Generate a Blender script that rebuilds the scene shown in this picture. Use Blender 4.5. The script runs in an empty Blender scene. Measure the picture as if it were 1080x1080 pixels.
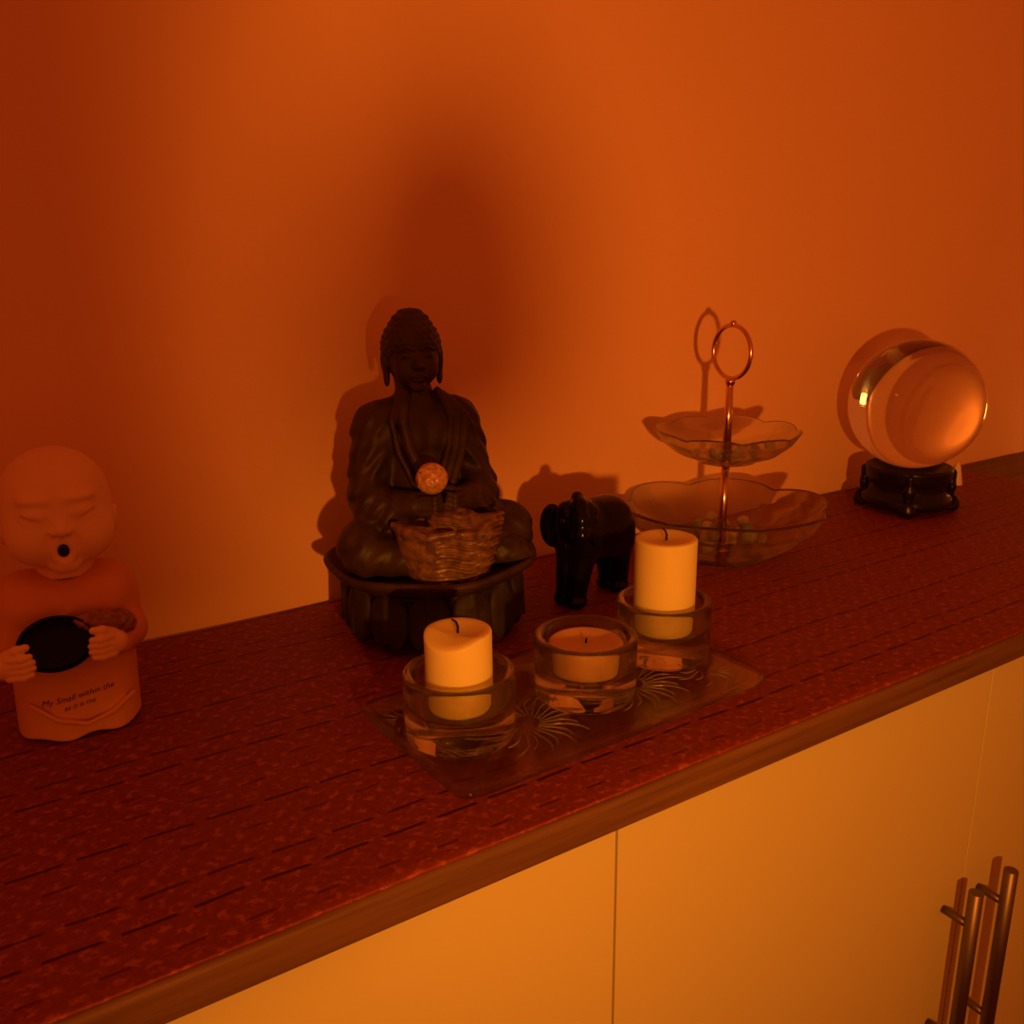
import bpy, bmesh, math, random
import numpy as np
from mathutils import Matrix, Vector
from mathutils.bvhtree import BVHTree
random.seed(7)
PI = math.pi
sc = bpy.context.scene
col = sc.collection

# ------------------------------------------------------------------ camera
F = Vector((0.51398342, 0.81399413, -0.27061893))
Rr = Vector((0.84368953, -0.53669893, -0.01192579))
Uu = Vector((0.15494841, 0.2221887, 0.96261268))
cd = bpy.data.cameras.new('camera')
cam = bpy.data.objects.new('camera', cd)
cam.matrix_world = Matrix(((Rr.x, Uu.x, -F.x, 0.0), (Rr.y, Uu.y, -F.y, -0.7661), (Rr.z, Uu.z, -F.z, 0.3069), (0, 0, 0, 1)))
cd.sensor_width = 36
cd.lens = 952.2 * 36 / 1080
cd.clip_start = 0.01
col.objects.link(cam)
sc.camera = cam

# ------------------------------------------------------------------ world: dim red-orange glow of a candle-lit room
w = bpy.data.worlds.new('world')
sc.world = w
w.use_nodes = True
w.node_tree.nodes['Background'].inputs[0].default_value = (1.0, 0.140, 0.015, 1)
w.node_tree.nodes['Background'].inputs[1].default_value = 0.38

# ------------------------------------------------------------------ light: small flame lamp in front of the cabinet
def lamp(name, kind, loc, power, color, radius, target=None, size=None, blend=1.0):
    l = bpy.data.lights.new(name, kind)
    l.energy = power
    l.color = color
    l.shadow_soft_size = radius
    o = bpy.data.objects.new(name, l)
    o.location = loc
    if target:
        o.rotation_euler = (Vector(target) - Vector(loc)).to_track_quat('-Z', 'Y').to_euler()
    if kind == 'SPOT':
        l.spot_size = size
        l.spot_blend = blend
    col.objects.link(o)
    return o
FL = lamp('flame_light', 'SPOT', (0.01, -1.13, 0.19), 29, (1.0, 0.30, 0.024), 0.015, (0.74, 0.0, 0.12), math.radians(100), 1.0)
FL.data.cycles.is_caustics_light = True

vs = sc.view_settings
vs.view_transform = 'Standard'
vs.look = 'None'
vs.exposure = 0.0
vs.gamma = 1.0
vs.use_curve_mapping = False

# ------------------------------------------------------------------ materials
def mat(name, color, rough=0.5, metal=0.0, trans=0.0, ior=1.45, spec=0.5, sss=0.0, sssr=(0.01, 0.004, 0.002), coat=0.0, bump=None, vary=None):
    m = bpy.data.materials.new(name)
    m.use_nodes = True
    nt = m.node_tree
    b = nt.nodes['Principled BSDF']
    b.inputs['Base Color'].default_value = (*color, 1)
    b.inputs['Roughness'].default_value = rough
    b.inputs['Metallic'].default_value = metal
    b.inputs['Transmission Weight'].default_value = trans
    b.inputs['IOR'].default_value = ior
    b.inputs['Specular IOR Level'].default_value = spec
    b.inputs['Coat Weight'].default_value = coat
    if sss:
        b.inputs['Subsurface Weight'].default_value = sss
        b.inputs['Subsurface Radius'].default_value = sssr
        b.inputs['Subsurface Scale'].default_value = 1.0
    tc = nt.nodes.new('ShaderNodeTexCoord')
    if bump:
        n = nt.nodes.new('ShaderNodeTexNoise')
        n.inputs['Scale'].default_value = bump[0]
        n.inputs['Detail'].default_value = 4
        bp = nt.nodes.new('ShaderNodeBump')
        bp.inputs['Strength'].default_value = bump[1]
        bp.inputs['Distance'].default_value = bump[2]
        nt.links.new(tc.outputs['Object'], n.inputs['Vector'])
        nt.links.new(n.outputs['Fac'], bp.inputs['Height'])
        nt.links.new(bp.outputs['Normal'], b.inputs['Normal'])
    if vary:
        n = nt.nodes.new('ShaderNodeTexNoise')
        n.inputs['Scale'].default_value = vary[0]
        n.inputs['Detail'].default_value = 3
        r = nt.nodes.new('ShaderNodeValToRGB')
        r.color_ramp.elements[0].position = 0.35
        r.color_ramp.elements[1].position = 0.68
        r.color_ramp.elements[0].color = (*color, 1)
        r.color_ramp.elements[1].color = (*vary[1], 1)
        nt.links.new(tc.outputs['Object'], n.inputs['Vector'])
        nt.links.new(n.outputs['Fac'], r.inputs['Fac'])
        nt.links.new(r.outputs['Color'], b.inputs['Base Color'])
    return m

M_wall = mat('wall_paint', (0.84, 0.49, 0.32), 0.9, spec=0.2, bump=(220, 0.25, 0.0006), vary=(3.0, (0.86, 0.505, 0.33)))
M_floor = mat('floor_wood', (0.30, 0.18, 0.09), 0.5, vary=(8, (0.22, 0.12, 0.06)))
M_cab = mat('cabinet_cream', (0.62, 0.56, 0.32), 0.42, spec=0.4, bump=(60, 0.1, 0.0003))
M_steel = mat('brushed_steel', (0.22, 0.17, 0.14), 0.45, metal=1.0, bump=(400, 0.1, 0.0002))
M_resin = mat('dark_brown_resin', (0.030, 0.015, 0.012), 0.50, spec=0.4, bump=(260, 0.4, 0.0006), vary=(70, (0.055, 0.028, 0.02)))
M_resin_base = mat('dark_resin_base', (0.020, 0.012, 0.010), 0.6, spec=0.25, bump=(160, 0.5, 0.0008), vary=(50, (0.034, 0.020, 0.015)))
M_leaf = mat('lit_brown_resin', (0.10, 0.052, 0.032), 0.35, spec=0.6, bump=(300, 0.6, 0.0008), vary=(140, (0.26, 0.14, 0.08)))  # paler than the other resin, its lit look put into the colour
M_skin = mat('monk_skin', (0.80, 0.50, 0.34), 0.55, spec=0.3, bump=(120, 0.1, 0.0004), vary=(40, (0.84, 0.54, 0.37)))
M_robe = mat('terracotta_robe', (0.62, 0.25, 0.12), 0.6, spec=0.3, bump=(140, 0.15, 0.0005), vary=(30, (0.68, 0.29, 0.14)))
M_sash = mat('patterned_sash', (0.34, 0.14, 0.07), 0.6, vary=(260, (0.16, 0.06, 0.035)))
M_black = mat('black_glaze', (0.006, 0.005, 0.006), 0.35, spec=0.15)
M_ink = mat('dark_ink', (0.10, 0.008, 0.005), 0.7, spec=0.1)
M_mouth = mat('mouth_dark', (0.02, 0.006, 0.004), 0.8, spec=0.1)
M_ebony = mat('glossy_black_ceramic', (0.004, 0.003, 0.003), 0.16, spec=0.28, bump=(120, 0.3, 0.0014))
M_stand = mat('dark_carved_wood', (0.010, 0.005, 0.004), 0.30, spec=0.3, bump=(90, 0.3, 0.0006))
M_crystal = mat('crystal', (1, 1, 1), 0.0, trans=1.0, ior=1.50)
M_glass = mat('clear_glass', (0.98, 0.97, 0.94), 0.015, trans=1.0, ior=1.46)
M_pglass = mat('pressed_glass', (0.98, 0.97, 0.94), 0.03, trans=1.0, ior=1.46, bump=(160, 0.25, 0.0008))
M_gold = mat('rose_gold_metal', (0.72, 0.42, 0.26), 0.2, metal=1.0)
M_wax = mat('cream_wax', (0.76, 0.67, 0.32), 0.5, spec=0.3, sss=0.6, sssr=(0.012, 0.007, 0.003))
M_wax2 = mat('pale_wax', (0.62, 0.40, 0.24), 0.5, spec=0.3, sss=0.4, sssr=(0.01, 0.005, 0.002), vary=(90, (0.68, 0.46, 0.28)))
M_wick = mat('charred_wick', (0.012, 0.008, 0.006), 0.9)
M_stone_a = mat('green_stone', (0.24, 0.28, 0.19), 0.3, vary=(150, (0.42, 0.44, 0.30)))
M_stone_b = mat('beige_stone', (0.60, 0.48, 0.32), 0.35, vary=(150, (0.46, 0.36, 0.24)))
M_stone_c = mat('grey_blue_stone', (0.13, 0.15, 0.16), 0.28, vary=(150, (0.22, 0.24, 0.24)))
M_cream = mat('cream_matte', (0.80, 0.66, 0.50), 0.7)

def soft_glass(name, clear, bump=None, rough=0.01, tint=(0.97, 0.95, 0.92), body=(0.98, 0.97, 0.94)):
    # glass that also lets part of the light straight through, as thin pressed glass does
    m = mat(name, body, rough, trans=1.0, ior=1.46, bump=bump)
    nt = m.node_tree
    b = nt.nodes['Principled BSDF']
    tr = nt.nodes.new('ShaderNodeBsdfTransparent')
    tr.inputs[0].default_value = (*tint, 1)
    mx = nt.nodes.new('ShaderNodeMixShader')
    mx.inputs[0].default_value = clear
    nt.links.new(b.outputs[0], mx.inputs[1])
    nt.links.new(tr.outputs[0], mx.inputs[2])
    nt.links.new(mx.outputs[0], nt.nodes['Material Output'].inputs['Surface'])
    return m
M_glass = soft_glass('clear_glass_thick', 0.10, body=(0.80, 0.76, 0.66))
M_dish = soft_glass('clear_glass_dish', 0.15, rough=0.03, body=(0.93, 0.91, 0.86))
M_pglass = soft_glass('pressed_glass_plate', 0.38, (160, 0.25, 0.0008), rough=0.10, body=(0.94, 0.90, 0.84))

M_frost = mat('frosted_relief', (0.72, 0.62, 0.50), 0.16, trans=0.86, ior=1.46, spec=0.7)

# crackled ball in the statue's hands
def crackle():
    m = mat('crackled_gold_glass', (0.75, 0.42, 0.24), 0.22, spec=0.8)
    nt = m.node_tree
    b = nt.nodes['Principled BSDF']
    tc = nt.nodes.new('ShaderNodeTexCoord')
    v = nt.nodes.new('ShaderNodeTexVoronoi')
    v.inputs['Scale'].default_value = 330
    r = nt.nodes.new('ShaderNodeValToRGB')
    r.color_ramp.elements[0].color = (0.95, 0.62, 0.36, 1)
    r.color_ramp.elements[1].color = (0.42, 0.2, 0.11, 1)
    bp = nt.nodes.new('ShaderNodeBump')
    bp.inputs['Strength'].default_value = 0.7
    bp.inputs['Distance'].default_value = 0.0012
    nt.links.new(tc.outputs['Object'], v.inputs['Vector'])
    nt.links.new(v.outputs['Color'], r.inputs['Fac'])
    nt.links.new(v.outputs['Distance'], bp.inputs['Height'])
    nt.links.new(r.outputs['Color'], b.inputs['Base Color'])
    nt.links.new(bp.outputs['Normal'], b.inputs['Normal'])
    return m
M_crackle = crackle()

def wood_edge():
    m = mat('worktop_wood', (0.24, 0.12, 0.06), 0.55, spec=0.3)
    nt = m.node_tree
    b = nt.nodes['Principled BSDF']
    tc = nt.nodes.new('ShaderNodeTexCoord')
    mp = nt.nodes.new('ShaderNodeMapping')
    mp.inputs['Scale'].default_value = (3, 60, 60)
    n = nt.nodes.new('ShaderNodeTexNoise')
    n.inputs['Scale'].default_value = 2.2
    n.inputs['Detail'].default_value = 6
    r = nt.nodes.new('ShaderNodeValToRGB')
    r.color_ramp.elements[0].position = 0.3
    r.color_ramp.elements[1].position = 0.7
    r.color_ramp.elements[0].color = (0.095, 0.043, 0.022, 1)
    r.color_ramp.elements[1].color = (0.19, 0.092, 0.048, 1)
    nt.links.new(tc.outputs['Object'], mp.inputs['Vector'])
    nt.links.new(mp.outputs['Vector'], n.inputs['Vector'])
    nt.links.new(n.outputs['Fac'], r.inputs['Fac'])
    nt.links.new(r.outputs['Color'], b.inputs['Base Color'])
    return m
M_wood = wood_edge()

def runner_material():
    m = bpy.data.materials.new('red_brocade')
    m.use_nodes = True
    nt = m.node_tree
    L = nt.links.new
    b = nt.nodes['Principled BSDF']
    b.inputs['Roughness'].default_value = 0.55
    b.inputs['Specular IOR Level'].default_value = 0.25
    tc = nt.nodes.new('ShaderNodeTexCoord')
    sp = nt.nodes.new('ShaderNodeSeparateXYZ')
    L(tc.outputs['Object'], sp.inputs[0])
    def mth(op, a, bb=None, c=None):
        n = nt.nodes.new('ShaderNodeMath')
        n.operation = op
        for i, v in enumerate((a, bb, c)):
            if v is None: continue
            if isinstance(v, (int, float)): n.inputs[i].default_value = v
            else: L(v, n.inputs[i])
        return n.outputs[0]
    # slight irregularity of the weaving
    nz = nt.nodes.new('ShaderNodeTexNoise')
    nz.inputs['Scale'].default_value = 14
    L(tc.outputs['Object'], nz.inputs['Vector'])
    jit = mth('MULTIPLY', mth('SUBTRACT', nz.outputs['Fac'], 0.5), 0.0060)
    y = mth('ADD', mth('MULTIPLY', sp.outputs['Y'], -1.0), jit)
    ym = mth('MODULO', mth('ADD', y, 1.4), 0.14)
    x = sp.outputs['X']
    def line(off, width, phase, duty):
        d = mth('ABSOLUTE', mth('SUBTRACT', ym, off))
        a = nt.nodes.new('ShaderNodeMapRange')
        a.inputs['From Min'].default_value = width
        a.inputs['From Max'].default_value = width * 0.35
        L(d, a.inputs['Value'])
        fr = mth('FRACT', mth('ADD', mth('DIVIDE', mth('ADD', x, 3.0), 0.034), phase))
        c = nt.nodes.new('ShaderNodeMapRange')
        c.inputs['From Min'].default_value = duty + 0.04
        c.inputs['From Max'].default_value = duty - 0.04
        L(fr, c.inputs['Value'])
        return mth('MULTIPLY', a.outputs[0], c.outputs[0])
    tot = None
    for off, wd, ph, du, wt in ((0.010, 0.0017, 0.1, 0.80, .9), (0.060, 0.0017, 0.45, 0.72, .75), (0.081, 0.0017, 0.8, 0.76, .9),
                                (0.126, 0.0015, 0.3, 0.45, .55), (0.031, 0.0015, 0.65, 0.45, .55), (0.105, 0.0015, 0.2, 0.4, .5)):
        l = mth('MULTIPLY', line(off, wd, ph, du), wt)
        tot = l if tot is None else mth('MAXIMUM', tot, l)
    # embossed flower figure, one every 34 mm
    v = nt.nodes.new('ShaderNodeTexVoronoi')
    v.feature = 'F1'
    v.inputs['Scale'].default_value = 300
    L(tc.outputs['Object'], v.inputs['Vector'])
    vm = nt.nodes.new('ShaderNodeMapRange')
    vm.inputs['From Min'].default_value = 0.10
    vm.inputs['From Max'].default_value = 0.45
    vm.inputs['To Min'].default_value = 1
    vm.inputs['To Max'].default_value = 0
    L(v.outputs['Distance'], vm.inputs['Value'])
    sx = mth('SINE', mth('MULTIPLY', x, 2 * PI / 0.034))
    sy = mth('SINE', mth('MULTIPLY', y, 2 * PI / 0.0233))
    motif = mth('ADD', mth('MULTIPLY', mth('MULTIPLY', sx, sy), 0.5), 0.5)
    nf = nt.nodes.new('ShaderNodeTexNoise')
    nf.inputs['Scale'].default_value = 210
    nf.inputs['Detail'].default_value = 3
    L(tc.outputs['Object'], nf.inputs['Vector'])
    nm = nt.nodes.new('ShaderNodeMapRange')
    nm.inputs['From Min'].default_value = 0.47
    nm.inputs['From Max'].default_value = 0.62
    L(nf.outputs['Fac'], nm.inputs['Value'])
    lat = mth('ABSOLUTE', mth('MULTIPLY', mth('SINE', mth('MULTIPLY', mth('ADD', x, y), PI / 0.0170)), mth('SINE', mth('MULTIPLY', mth('SUBTRACT', x, y), PI / 0.0170))))
    petal_m = nt.nodes.new('ShaderNodeMapRange')
    petal_m.inputs['From Min'].default_value = 0.25
    petal_m.inputs['From Max'].default_value = 0.75
    petal_m.inputs['To Min'].default_value = 0.25
    L(lat, petal_m.inputs['Value'])
    fl = mth('MULTIPLY', mth('MAXIMUM', mth('MULTIPLY', vm.outputs[0], mth('ADD', mth('MULTIPLY', motif, 0.6), 0.2)), nm.outputs[0]), petal_m.outputs[0])
    c1 = nt.nodes.new('ShaderNodeMix')
    c1.data_type = 'RGBA'
    c1.inputs[6].default_value = (0.190, 0.028, 0.014, 1)
    c1.inputs[7].default_value = (0.33, 0.075, 0.042, 1)
    L(fl, c1.inputs[0])
    c2 = nt.nodes.new('ShaderNodeMix')
    c2.data_type = 'RGBA'
    c2.inputs[7].default_value = (0.045, 0.004, 0.003, 1)
    L(c1.outputs[2], c2.inputs[6])
    L(tot, c2.inputs[0])
    L(c2.outputs[2], b.inputs['Base Color'])
    h = mth('SUBTRACT', mth('MULTIPLY', fl, 0.8), mth('MULTIPLY', tot, 1.6))
    bp = nt.nodes.new('ShaderNodeBump')
    bp.inputs['Strength'].default_value = 0.6
    bp.inputs['Distance'].default_value = 0.0005
    L(h, bp.inputs['Height'])
    L(bp.outputs['Normal'], b.inputs['Normal'])
    return m
M_mat = runner_material()

# ------------------------------------------------------------------ object helpers
def link(name, me, m, parent=None, loc=None, rz=None, smooth=True):
    o = bpy.data.objects.new(name, me)
    col.objects.link(o)
    if m is not None and not me.materials:
        me.materials.append(m)
    if smooth:
        for p in me.polygons: p.use_smooth = True
    if parent is not None: o.parent = parent
    if loc is not None: o.location = loc
    if rz is not None: o.rotation_euler = (0, 0, rz)
    return o
def from_bm(name, bm, m, parent=None, smooth=False, **k):
    me = bpy.data.meshes.new(name)
    bmesh.ops.recalc_face_normals(bm, faces=bm.faces)
    bm.to_mesh(me)
    bm.free()
    return link(name, me, m, parent, smooth=smooth, **k)
def thing(name, label, cat, loc=(0, 0, 0), rz=0.0, group=None):
    o = bpy.data.objects.new(name, None)
    o.empty_display_size = 0.02
    col.objects.link(o)
    o.location = loc
    o.rotation_euler = (0, 0, rz)
    return tag(o, label, cat, group)
def tag(o, label, cat, group=None):
    o['label'] = label
    o['category'] = cat
    if group: o['group'] = group
    return o
def struct(o):
    o['kind'] = 'structure'
    return o
def box(bm, lo, hi, bev=0.0, seg=2):
    vsn = [bm.verts.new((x, y, z)) for x in (lo[0], hi[0]) for y in (lo[1], hi[1]) for z in (lo[2], hi[2])]
    fs = [(0, 1, 3, 2), (4, 6, 7, 5), (0, 4, 5, 1), (2, 3, 7, 6), (0, 2, 6, 4), (1, 5, 7, 3)]
    f = [bm.faces.new([vsn[i] for i in q]) for q in fs]
    if bev:
        es = list({e for q in f for e in q.edges})
        bmesh.ops.bevel(bm, geom=es, offset=bev, segments=seg, profile=0.5, affect='EDGES')
def tube(bm, pts, rad, n=12, closed=False):
    pts = [Vector(p) for p in pts]
    if not hasattr(rad, '__len__'): rad = [rad] * len(pts)
    rings = []
    up = Vector((0.13, 0.21, 0.97)).normalized()
    for i, p in enumerate(pts):
        if closed: t = pts[(i + 1) % len(pts)] - pts[i - 1]
        else: t = pts[min(i + 1, len(pts) - 1)] - pts[max(i - 1, 0)]
        t.normalize()
        a = up - t * up.dot(t)
        if a.length < 0.2:
            a = Vector((1, 0, 0)) - t * t.x
        a.normalize()
        up = a
        b = t.cross(a)
        rings.append([bm.verts.new(p + (a * math.cos(2 * PI * k / n) + b * math.sin(2 * PI * k / n)) * rad[i]) for k in range(n)])
    m = len(rings)
    for i in range(m if closed else m - 1):
        A, B = rings[i], rings[(i + 1) % m]
        sh = 0
        if closed and i == m - 1:
            sh = min(range(n), key=lambda s: sum((A[k].co - B[(k + s) % n].co).length for k in range(0, n, 3)))
        for k in range(n):
            bm.faces.new((A[k], A[(k + 1) % n], B[(k + 1 + sh) % n], B[(k + sh) % n]))
    if not closed:
        bm.faces.new(rings[0]); bm.faces.new(rings[-1])
def lathe(bm, prof, n=64, mod=None, center=(0, 0, 0)):
    """prof: list of (r, z); r = 0 closes on the axis. mod(theta, i, r, z) -> (r, z)"""
    rings = []
    cx, cy, cz = center
    for i, (r, z) in enumerate(prof):
        if r <= 1e-7:
            rings.append([bm.verts.new((cx, cy, z + cz))])
        else:
            ring = []
            for k in range(n):
                t = 2 * PI * k / n
                rr, zz = (r, z) if mod is None else mod(t, i, r, z)
                ring.append(bm.verts.new((cx + rr * math.cos(t), cy + rr * math.sin(t), zz + cz)))
            rings.append(ring)
    for A, B in zip(rings, rings[1:]):
        for k in range(n):
            k2 = (k + 1) % n
            if len(A) == 1 and len(B) == 1: continue
            if len(A) == 1: bm.faces.new((A[0], B[k], B[k2]))
            elif len(B) == 1: bm.faces.new((A[k], A[k2], B[0]))
            else: bm.faces.new((A[k], A[k2], B[k2], B[k]))
def fillet(prof, r=0.002, n=4):
    """round the corners of an (r, z) profile"""
    out = [prof[0]]
    for a, b, c in zip(prof, prof[1:], prof[2:]):
        A, B, C_ = (Vector((*q, 0)) for q in (a, b, c))
        d1, d2 = (A - B), (C_ - B)
        k = min(r, d1.length * 0.45, d2.length * 0.45)
        p, q = B + d1.normalized() * k, B + d2.normalized() * k
        for s in range(n + 1):
            t = s / n
            v = p * (1 - t) ** 2 + B * 2 * t * (1 - t) + q * t * t
            out.append((v.x, v.y))
    out.append(prof[-1])
    return out

# ------------------------------------------------------------------ signed-distance sculpting
def smin(a, b, k):
    if k <= 0: return np.minimum(a, b)
    h = np.clip(0.5 + 0.5 * (b - a) / k, 0, 1)
    return b + (a - b) * h - k * h * (1 - h)
def smax(a, b, k): return -smin(-a, -b, k)
def ell(P, c, r, rx=0, ry=0, rz=0):
    X, Y, Z = P[0] - c[0], P[1] - c[1], P[2] - c[2]
    if rz:
        cs, sn = math.cos(-rz), math.sin(-rz); X, Y = X * cs - Y * sn, X * sn + Y * cs
    if ry:
        cs, sn = math.cos(-ry), math.sin(-ry); X, Z = X * cs + Z * sn, -X * sn + Z * cs
    if rx:
        cs, sn = math.cos(-rx), math.sin(-rx); Y, Z = Y * cs - Z * sn, Y * sn + Z * cs
    k0 = np.sqrt((X / r[0]) ** 2 + (Y / r[1]) ** 2 + (Z / r[2]) ** 2)
    k1 = np.sqrt((X / r[0] ** 2) ** 2 + (Y / r[1] ** 2) ** 2 + (Z / r[2] ** 2) ** 2) + 1e-9
    return k0 * (k0 - 1) / k1
def cap(P, a, b, r1, r2=None):
    if r2 is None: r2 = r1
    d = [b[i] - a[i] for i in range(3)]
    q = [P[i] - a[i] for i in range(3)]
    t = np.clip((q[0] * d[0] + q[1] * d[1] + q[2] * d[2]) / (sum(v * v for v in d) + 1e-12), 0, 1)
    return np.sqrt(sum((q[i] - t * d[i]) ** 2 for i in range(3))) - (r1 + (r2 - r1) * t)
def chain(P, pts, r, k=0.003):
    if not hasattr(r, '__len__'): r = [r] * len(pts)
    D = None
    for i in range(len(pts) - 1):
        d = cap(P, pts[i], pts[i + 1], r[i], r[i + 1])
        D = d if D is None else smin(D, d, k)
    return D
def sculpt(name, fn, lo, hi, h):
    """surface nets on a regular grid"""
    ax = [np.arange(lo[i], hi[i] + h, h, dtype=np.float32) for i in range(3)]
    P = np.meshgrid(*ax, indexing='ij', sparse=False)
    V = fn(P).astype(np.float32)
    ins = V < 0
    nx, ny, nz = V.shape
    cnt = np.zeros((nx - 1, ny - 1, nz - 1), np.int8)
    for i in (0, 1):
        for j in (0, 1):
            for k in (0, 1):
                cnt += ins[i:nx - 1 + i, j:ny - 1 + j, k:nz - 1 + k]
    act = np.argwhere((cnt > 0) & (cnt < 8))
    idx = -np.ones(cnt.shape, np.int64)
    idx[act[:, 0], act[:, 1], act[:, 2]] = np.arange(len(act))
    acc = np.zeros((len(act), 3)); n = np.zeros(len(act))
    cor = [(i, j, k) for i in (0, 1) for j in (0, 1) for k in (0, 1)]
    for a in cor:
        for d in range(3):
            if a[d]: continue
            b = list(a); b[d] = 1
            va = V[act[:, 0] + a[0], act[:, 1] + a[1], act[:, 2] + a[2]]
            vb = V[act[:, 0] + b[0], act[:, 1] + b[1], act[:, 2] + b[2]]
            m = (va < 0) != (vb < 0)
            t = np.where(m, va / np.where(m, va - vb, 1), 0)
            p = np.tile(np.array(a, float), (len(act), 1)); p[:, d] += t
            acc[m] += p[m]; n[m] += 1
    pos = (act + acc / n[:, None]) * h + np.array(lo)
    quads = []
    for d in range(3):
        sl0 = [slice(None)] * 3; sl1 = [slice(None)] * 3
        sl0[d] = slice(0, -1); sl1[d] = slice(1, None)
        A, B = ins[tuple(sl0)], ins[tuple(sl1)]
        e = np.argwhere(A != B)
        u, v = (d + 1) % 3, (d + 2) % 3
        e = e[(e[:, u] > 0) & (e[:, v] > 0) & (e[:, u] < V.shape[u] - 1) & (e[:, v] < V.shape[v] - 1)]
        flip = ~A[e[:, 0], e[:, 1], e[:, 2]]
        def cell(du, dv):
            q = e.copy(); q[:, u] -= du; q[:, v] -= dv
            return idx[q[:, 0], q[:, 1], q[:, 2]]
        Q = np.stack([cell(1, 1), cell(0, 1), cell(0, 0), cell(1, 0)], 1)
        Q[flip] = Q[flip][:, ::-1]
        quads.append(Q)
    Q = np.concatenate(quads)
    me = bpy.data.meshes.new(name)
    me.vertices.add(len(pos)); me.vertices.foreach_set('co', pos.astype(np.float32).ravel())
    me.loops.add(Q.size); me.loops.foreach_set('vertex_index', Q.astype(np.int32).ravel())
    me.polygons.add(len(Q)); me.polygons.foreach_set('loop_start', np.arange(0, Q.size, 4, dtype=np.int32))
    me.polygons.foreach_set('use_smooth', np.ones(len(Q), bool))
    me.update(calc_edges=True); me.validate()
    return me

# ================================================================== SETTING
bm = bmesh.new(); box(bm, (-2.2, 0.0, -0.86), (3.2, 0.12, 1.7))
struct(from_bm('wall_back', bm, M_wall))
bm = bmesh.new(); box(bm, (-2.2, -2.6, -0.90), (3.2, 0.12, -0.86))
struct(from_bm('floor', bm, M_floor))

# ================================================================== CABINETS
def handle_mesh():
    bm = bmesh.new()
    tube(bm, [(0, -0.0275, -0.036), (0, -0.0275, -0.0355), (0, -0.0275, 0.1635), (0, -0.0275, 0.164)], [0.0052, 0.0062, 0.0062, 0.0052], 20)
    for z in (0, 0.128):
        tube(bm, [(0, 0.0005, z), (0, -0.0275, z)], 0.0038, 14)
    me = bpy.data.meshes.new('handle'); bmesh.ops.recalc_face_normals(bm, faces=bm.faces); bm.to_mesh(me); bm.free()
    me.materials.append(M_steel)
    for p in me.polygons: p.use_smooth = len(p.vertices) < 8
    return me
HM = handle_mesh()
def cabinet(x0, x1, label, doors):
    t = thing('cabinet', label, 'cabinet', ((x0 + x1) / 2, -0.19, -0.86), 0)
    cx = (x0 + x1) / 2
    bm = bmesh.new(); hw = (x1 - x0) / 2
    box(bm, (-hw + 0.0005, -0.177, 0.08), (hw - 0.0005, 0.188, 0.86 - 0.0265), 0.001, 1)
    from_bm('body', bm, M_cab, t)
    bm = bmesh.new(); box(bm, (-hw + 0.0005, -0.14, 0.0), (hw - 0.0005, 0.188, 0.0795))
    from_bm('plinth', bm, M_cab, t)
    for a, b_, hx in doors:
        bm = bmesh.new(); box(bm, (a - cx + 0.0010, -0.195, 0.082), (b_ - cx - 0.0010, -0.1775, 0.86 - 0.029), 0.0005, 1)
        d = from_bm('door', bm, M_cab, t)
        h = bpy.data.objects.new('handle', HM); col.objects.link(h); h.parent = d
        h.location = (hx - cx, -0.195, 0.86 - 0.400)
        h['label'] = 'brushed steel bar handle'
    return t
cabinet(-0.512, 0.316, 'cream cabinet under the left part of the worktop, below the small monk figure', ((-0.512, -0.098, -0.125), (-0.098, 0.316, -0.071)))
cabinet(0.316, 1.144, 'cream cabinet with two steel bar handles side by side at its centre seam', ((0.316, 0.730, 0.7025), (0.730, 1.144, 0.7575)))
cabinet(1.144, 1.972, 'cream cabinet under the right end of the worktop, past the crystal ball', ((1.144, 1.558, 1.5305), (1.558, 1.972, 1.5855)))

# worktop
bm = bmesh.new(); box(bm, (-0.53, -0.402, -0.0260), (2.00, -0.001, -0.0022), 0.004, 4)
o = from_bm('worktop', bm, M_wood, smooth=True)
tag(o, 'long brown wooden worktop running along the wall on top of the cream cabinets', 'worktop')

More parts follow.
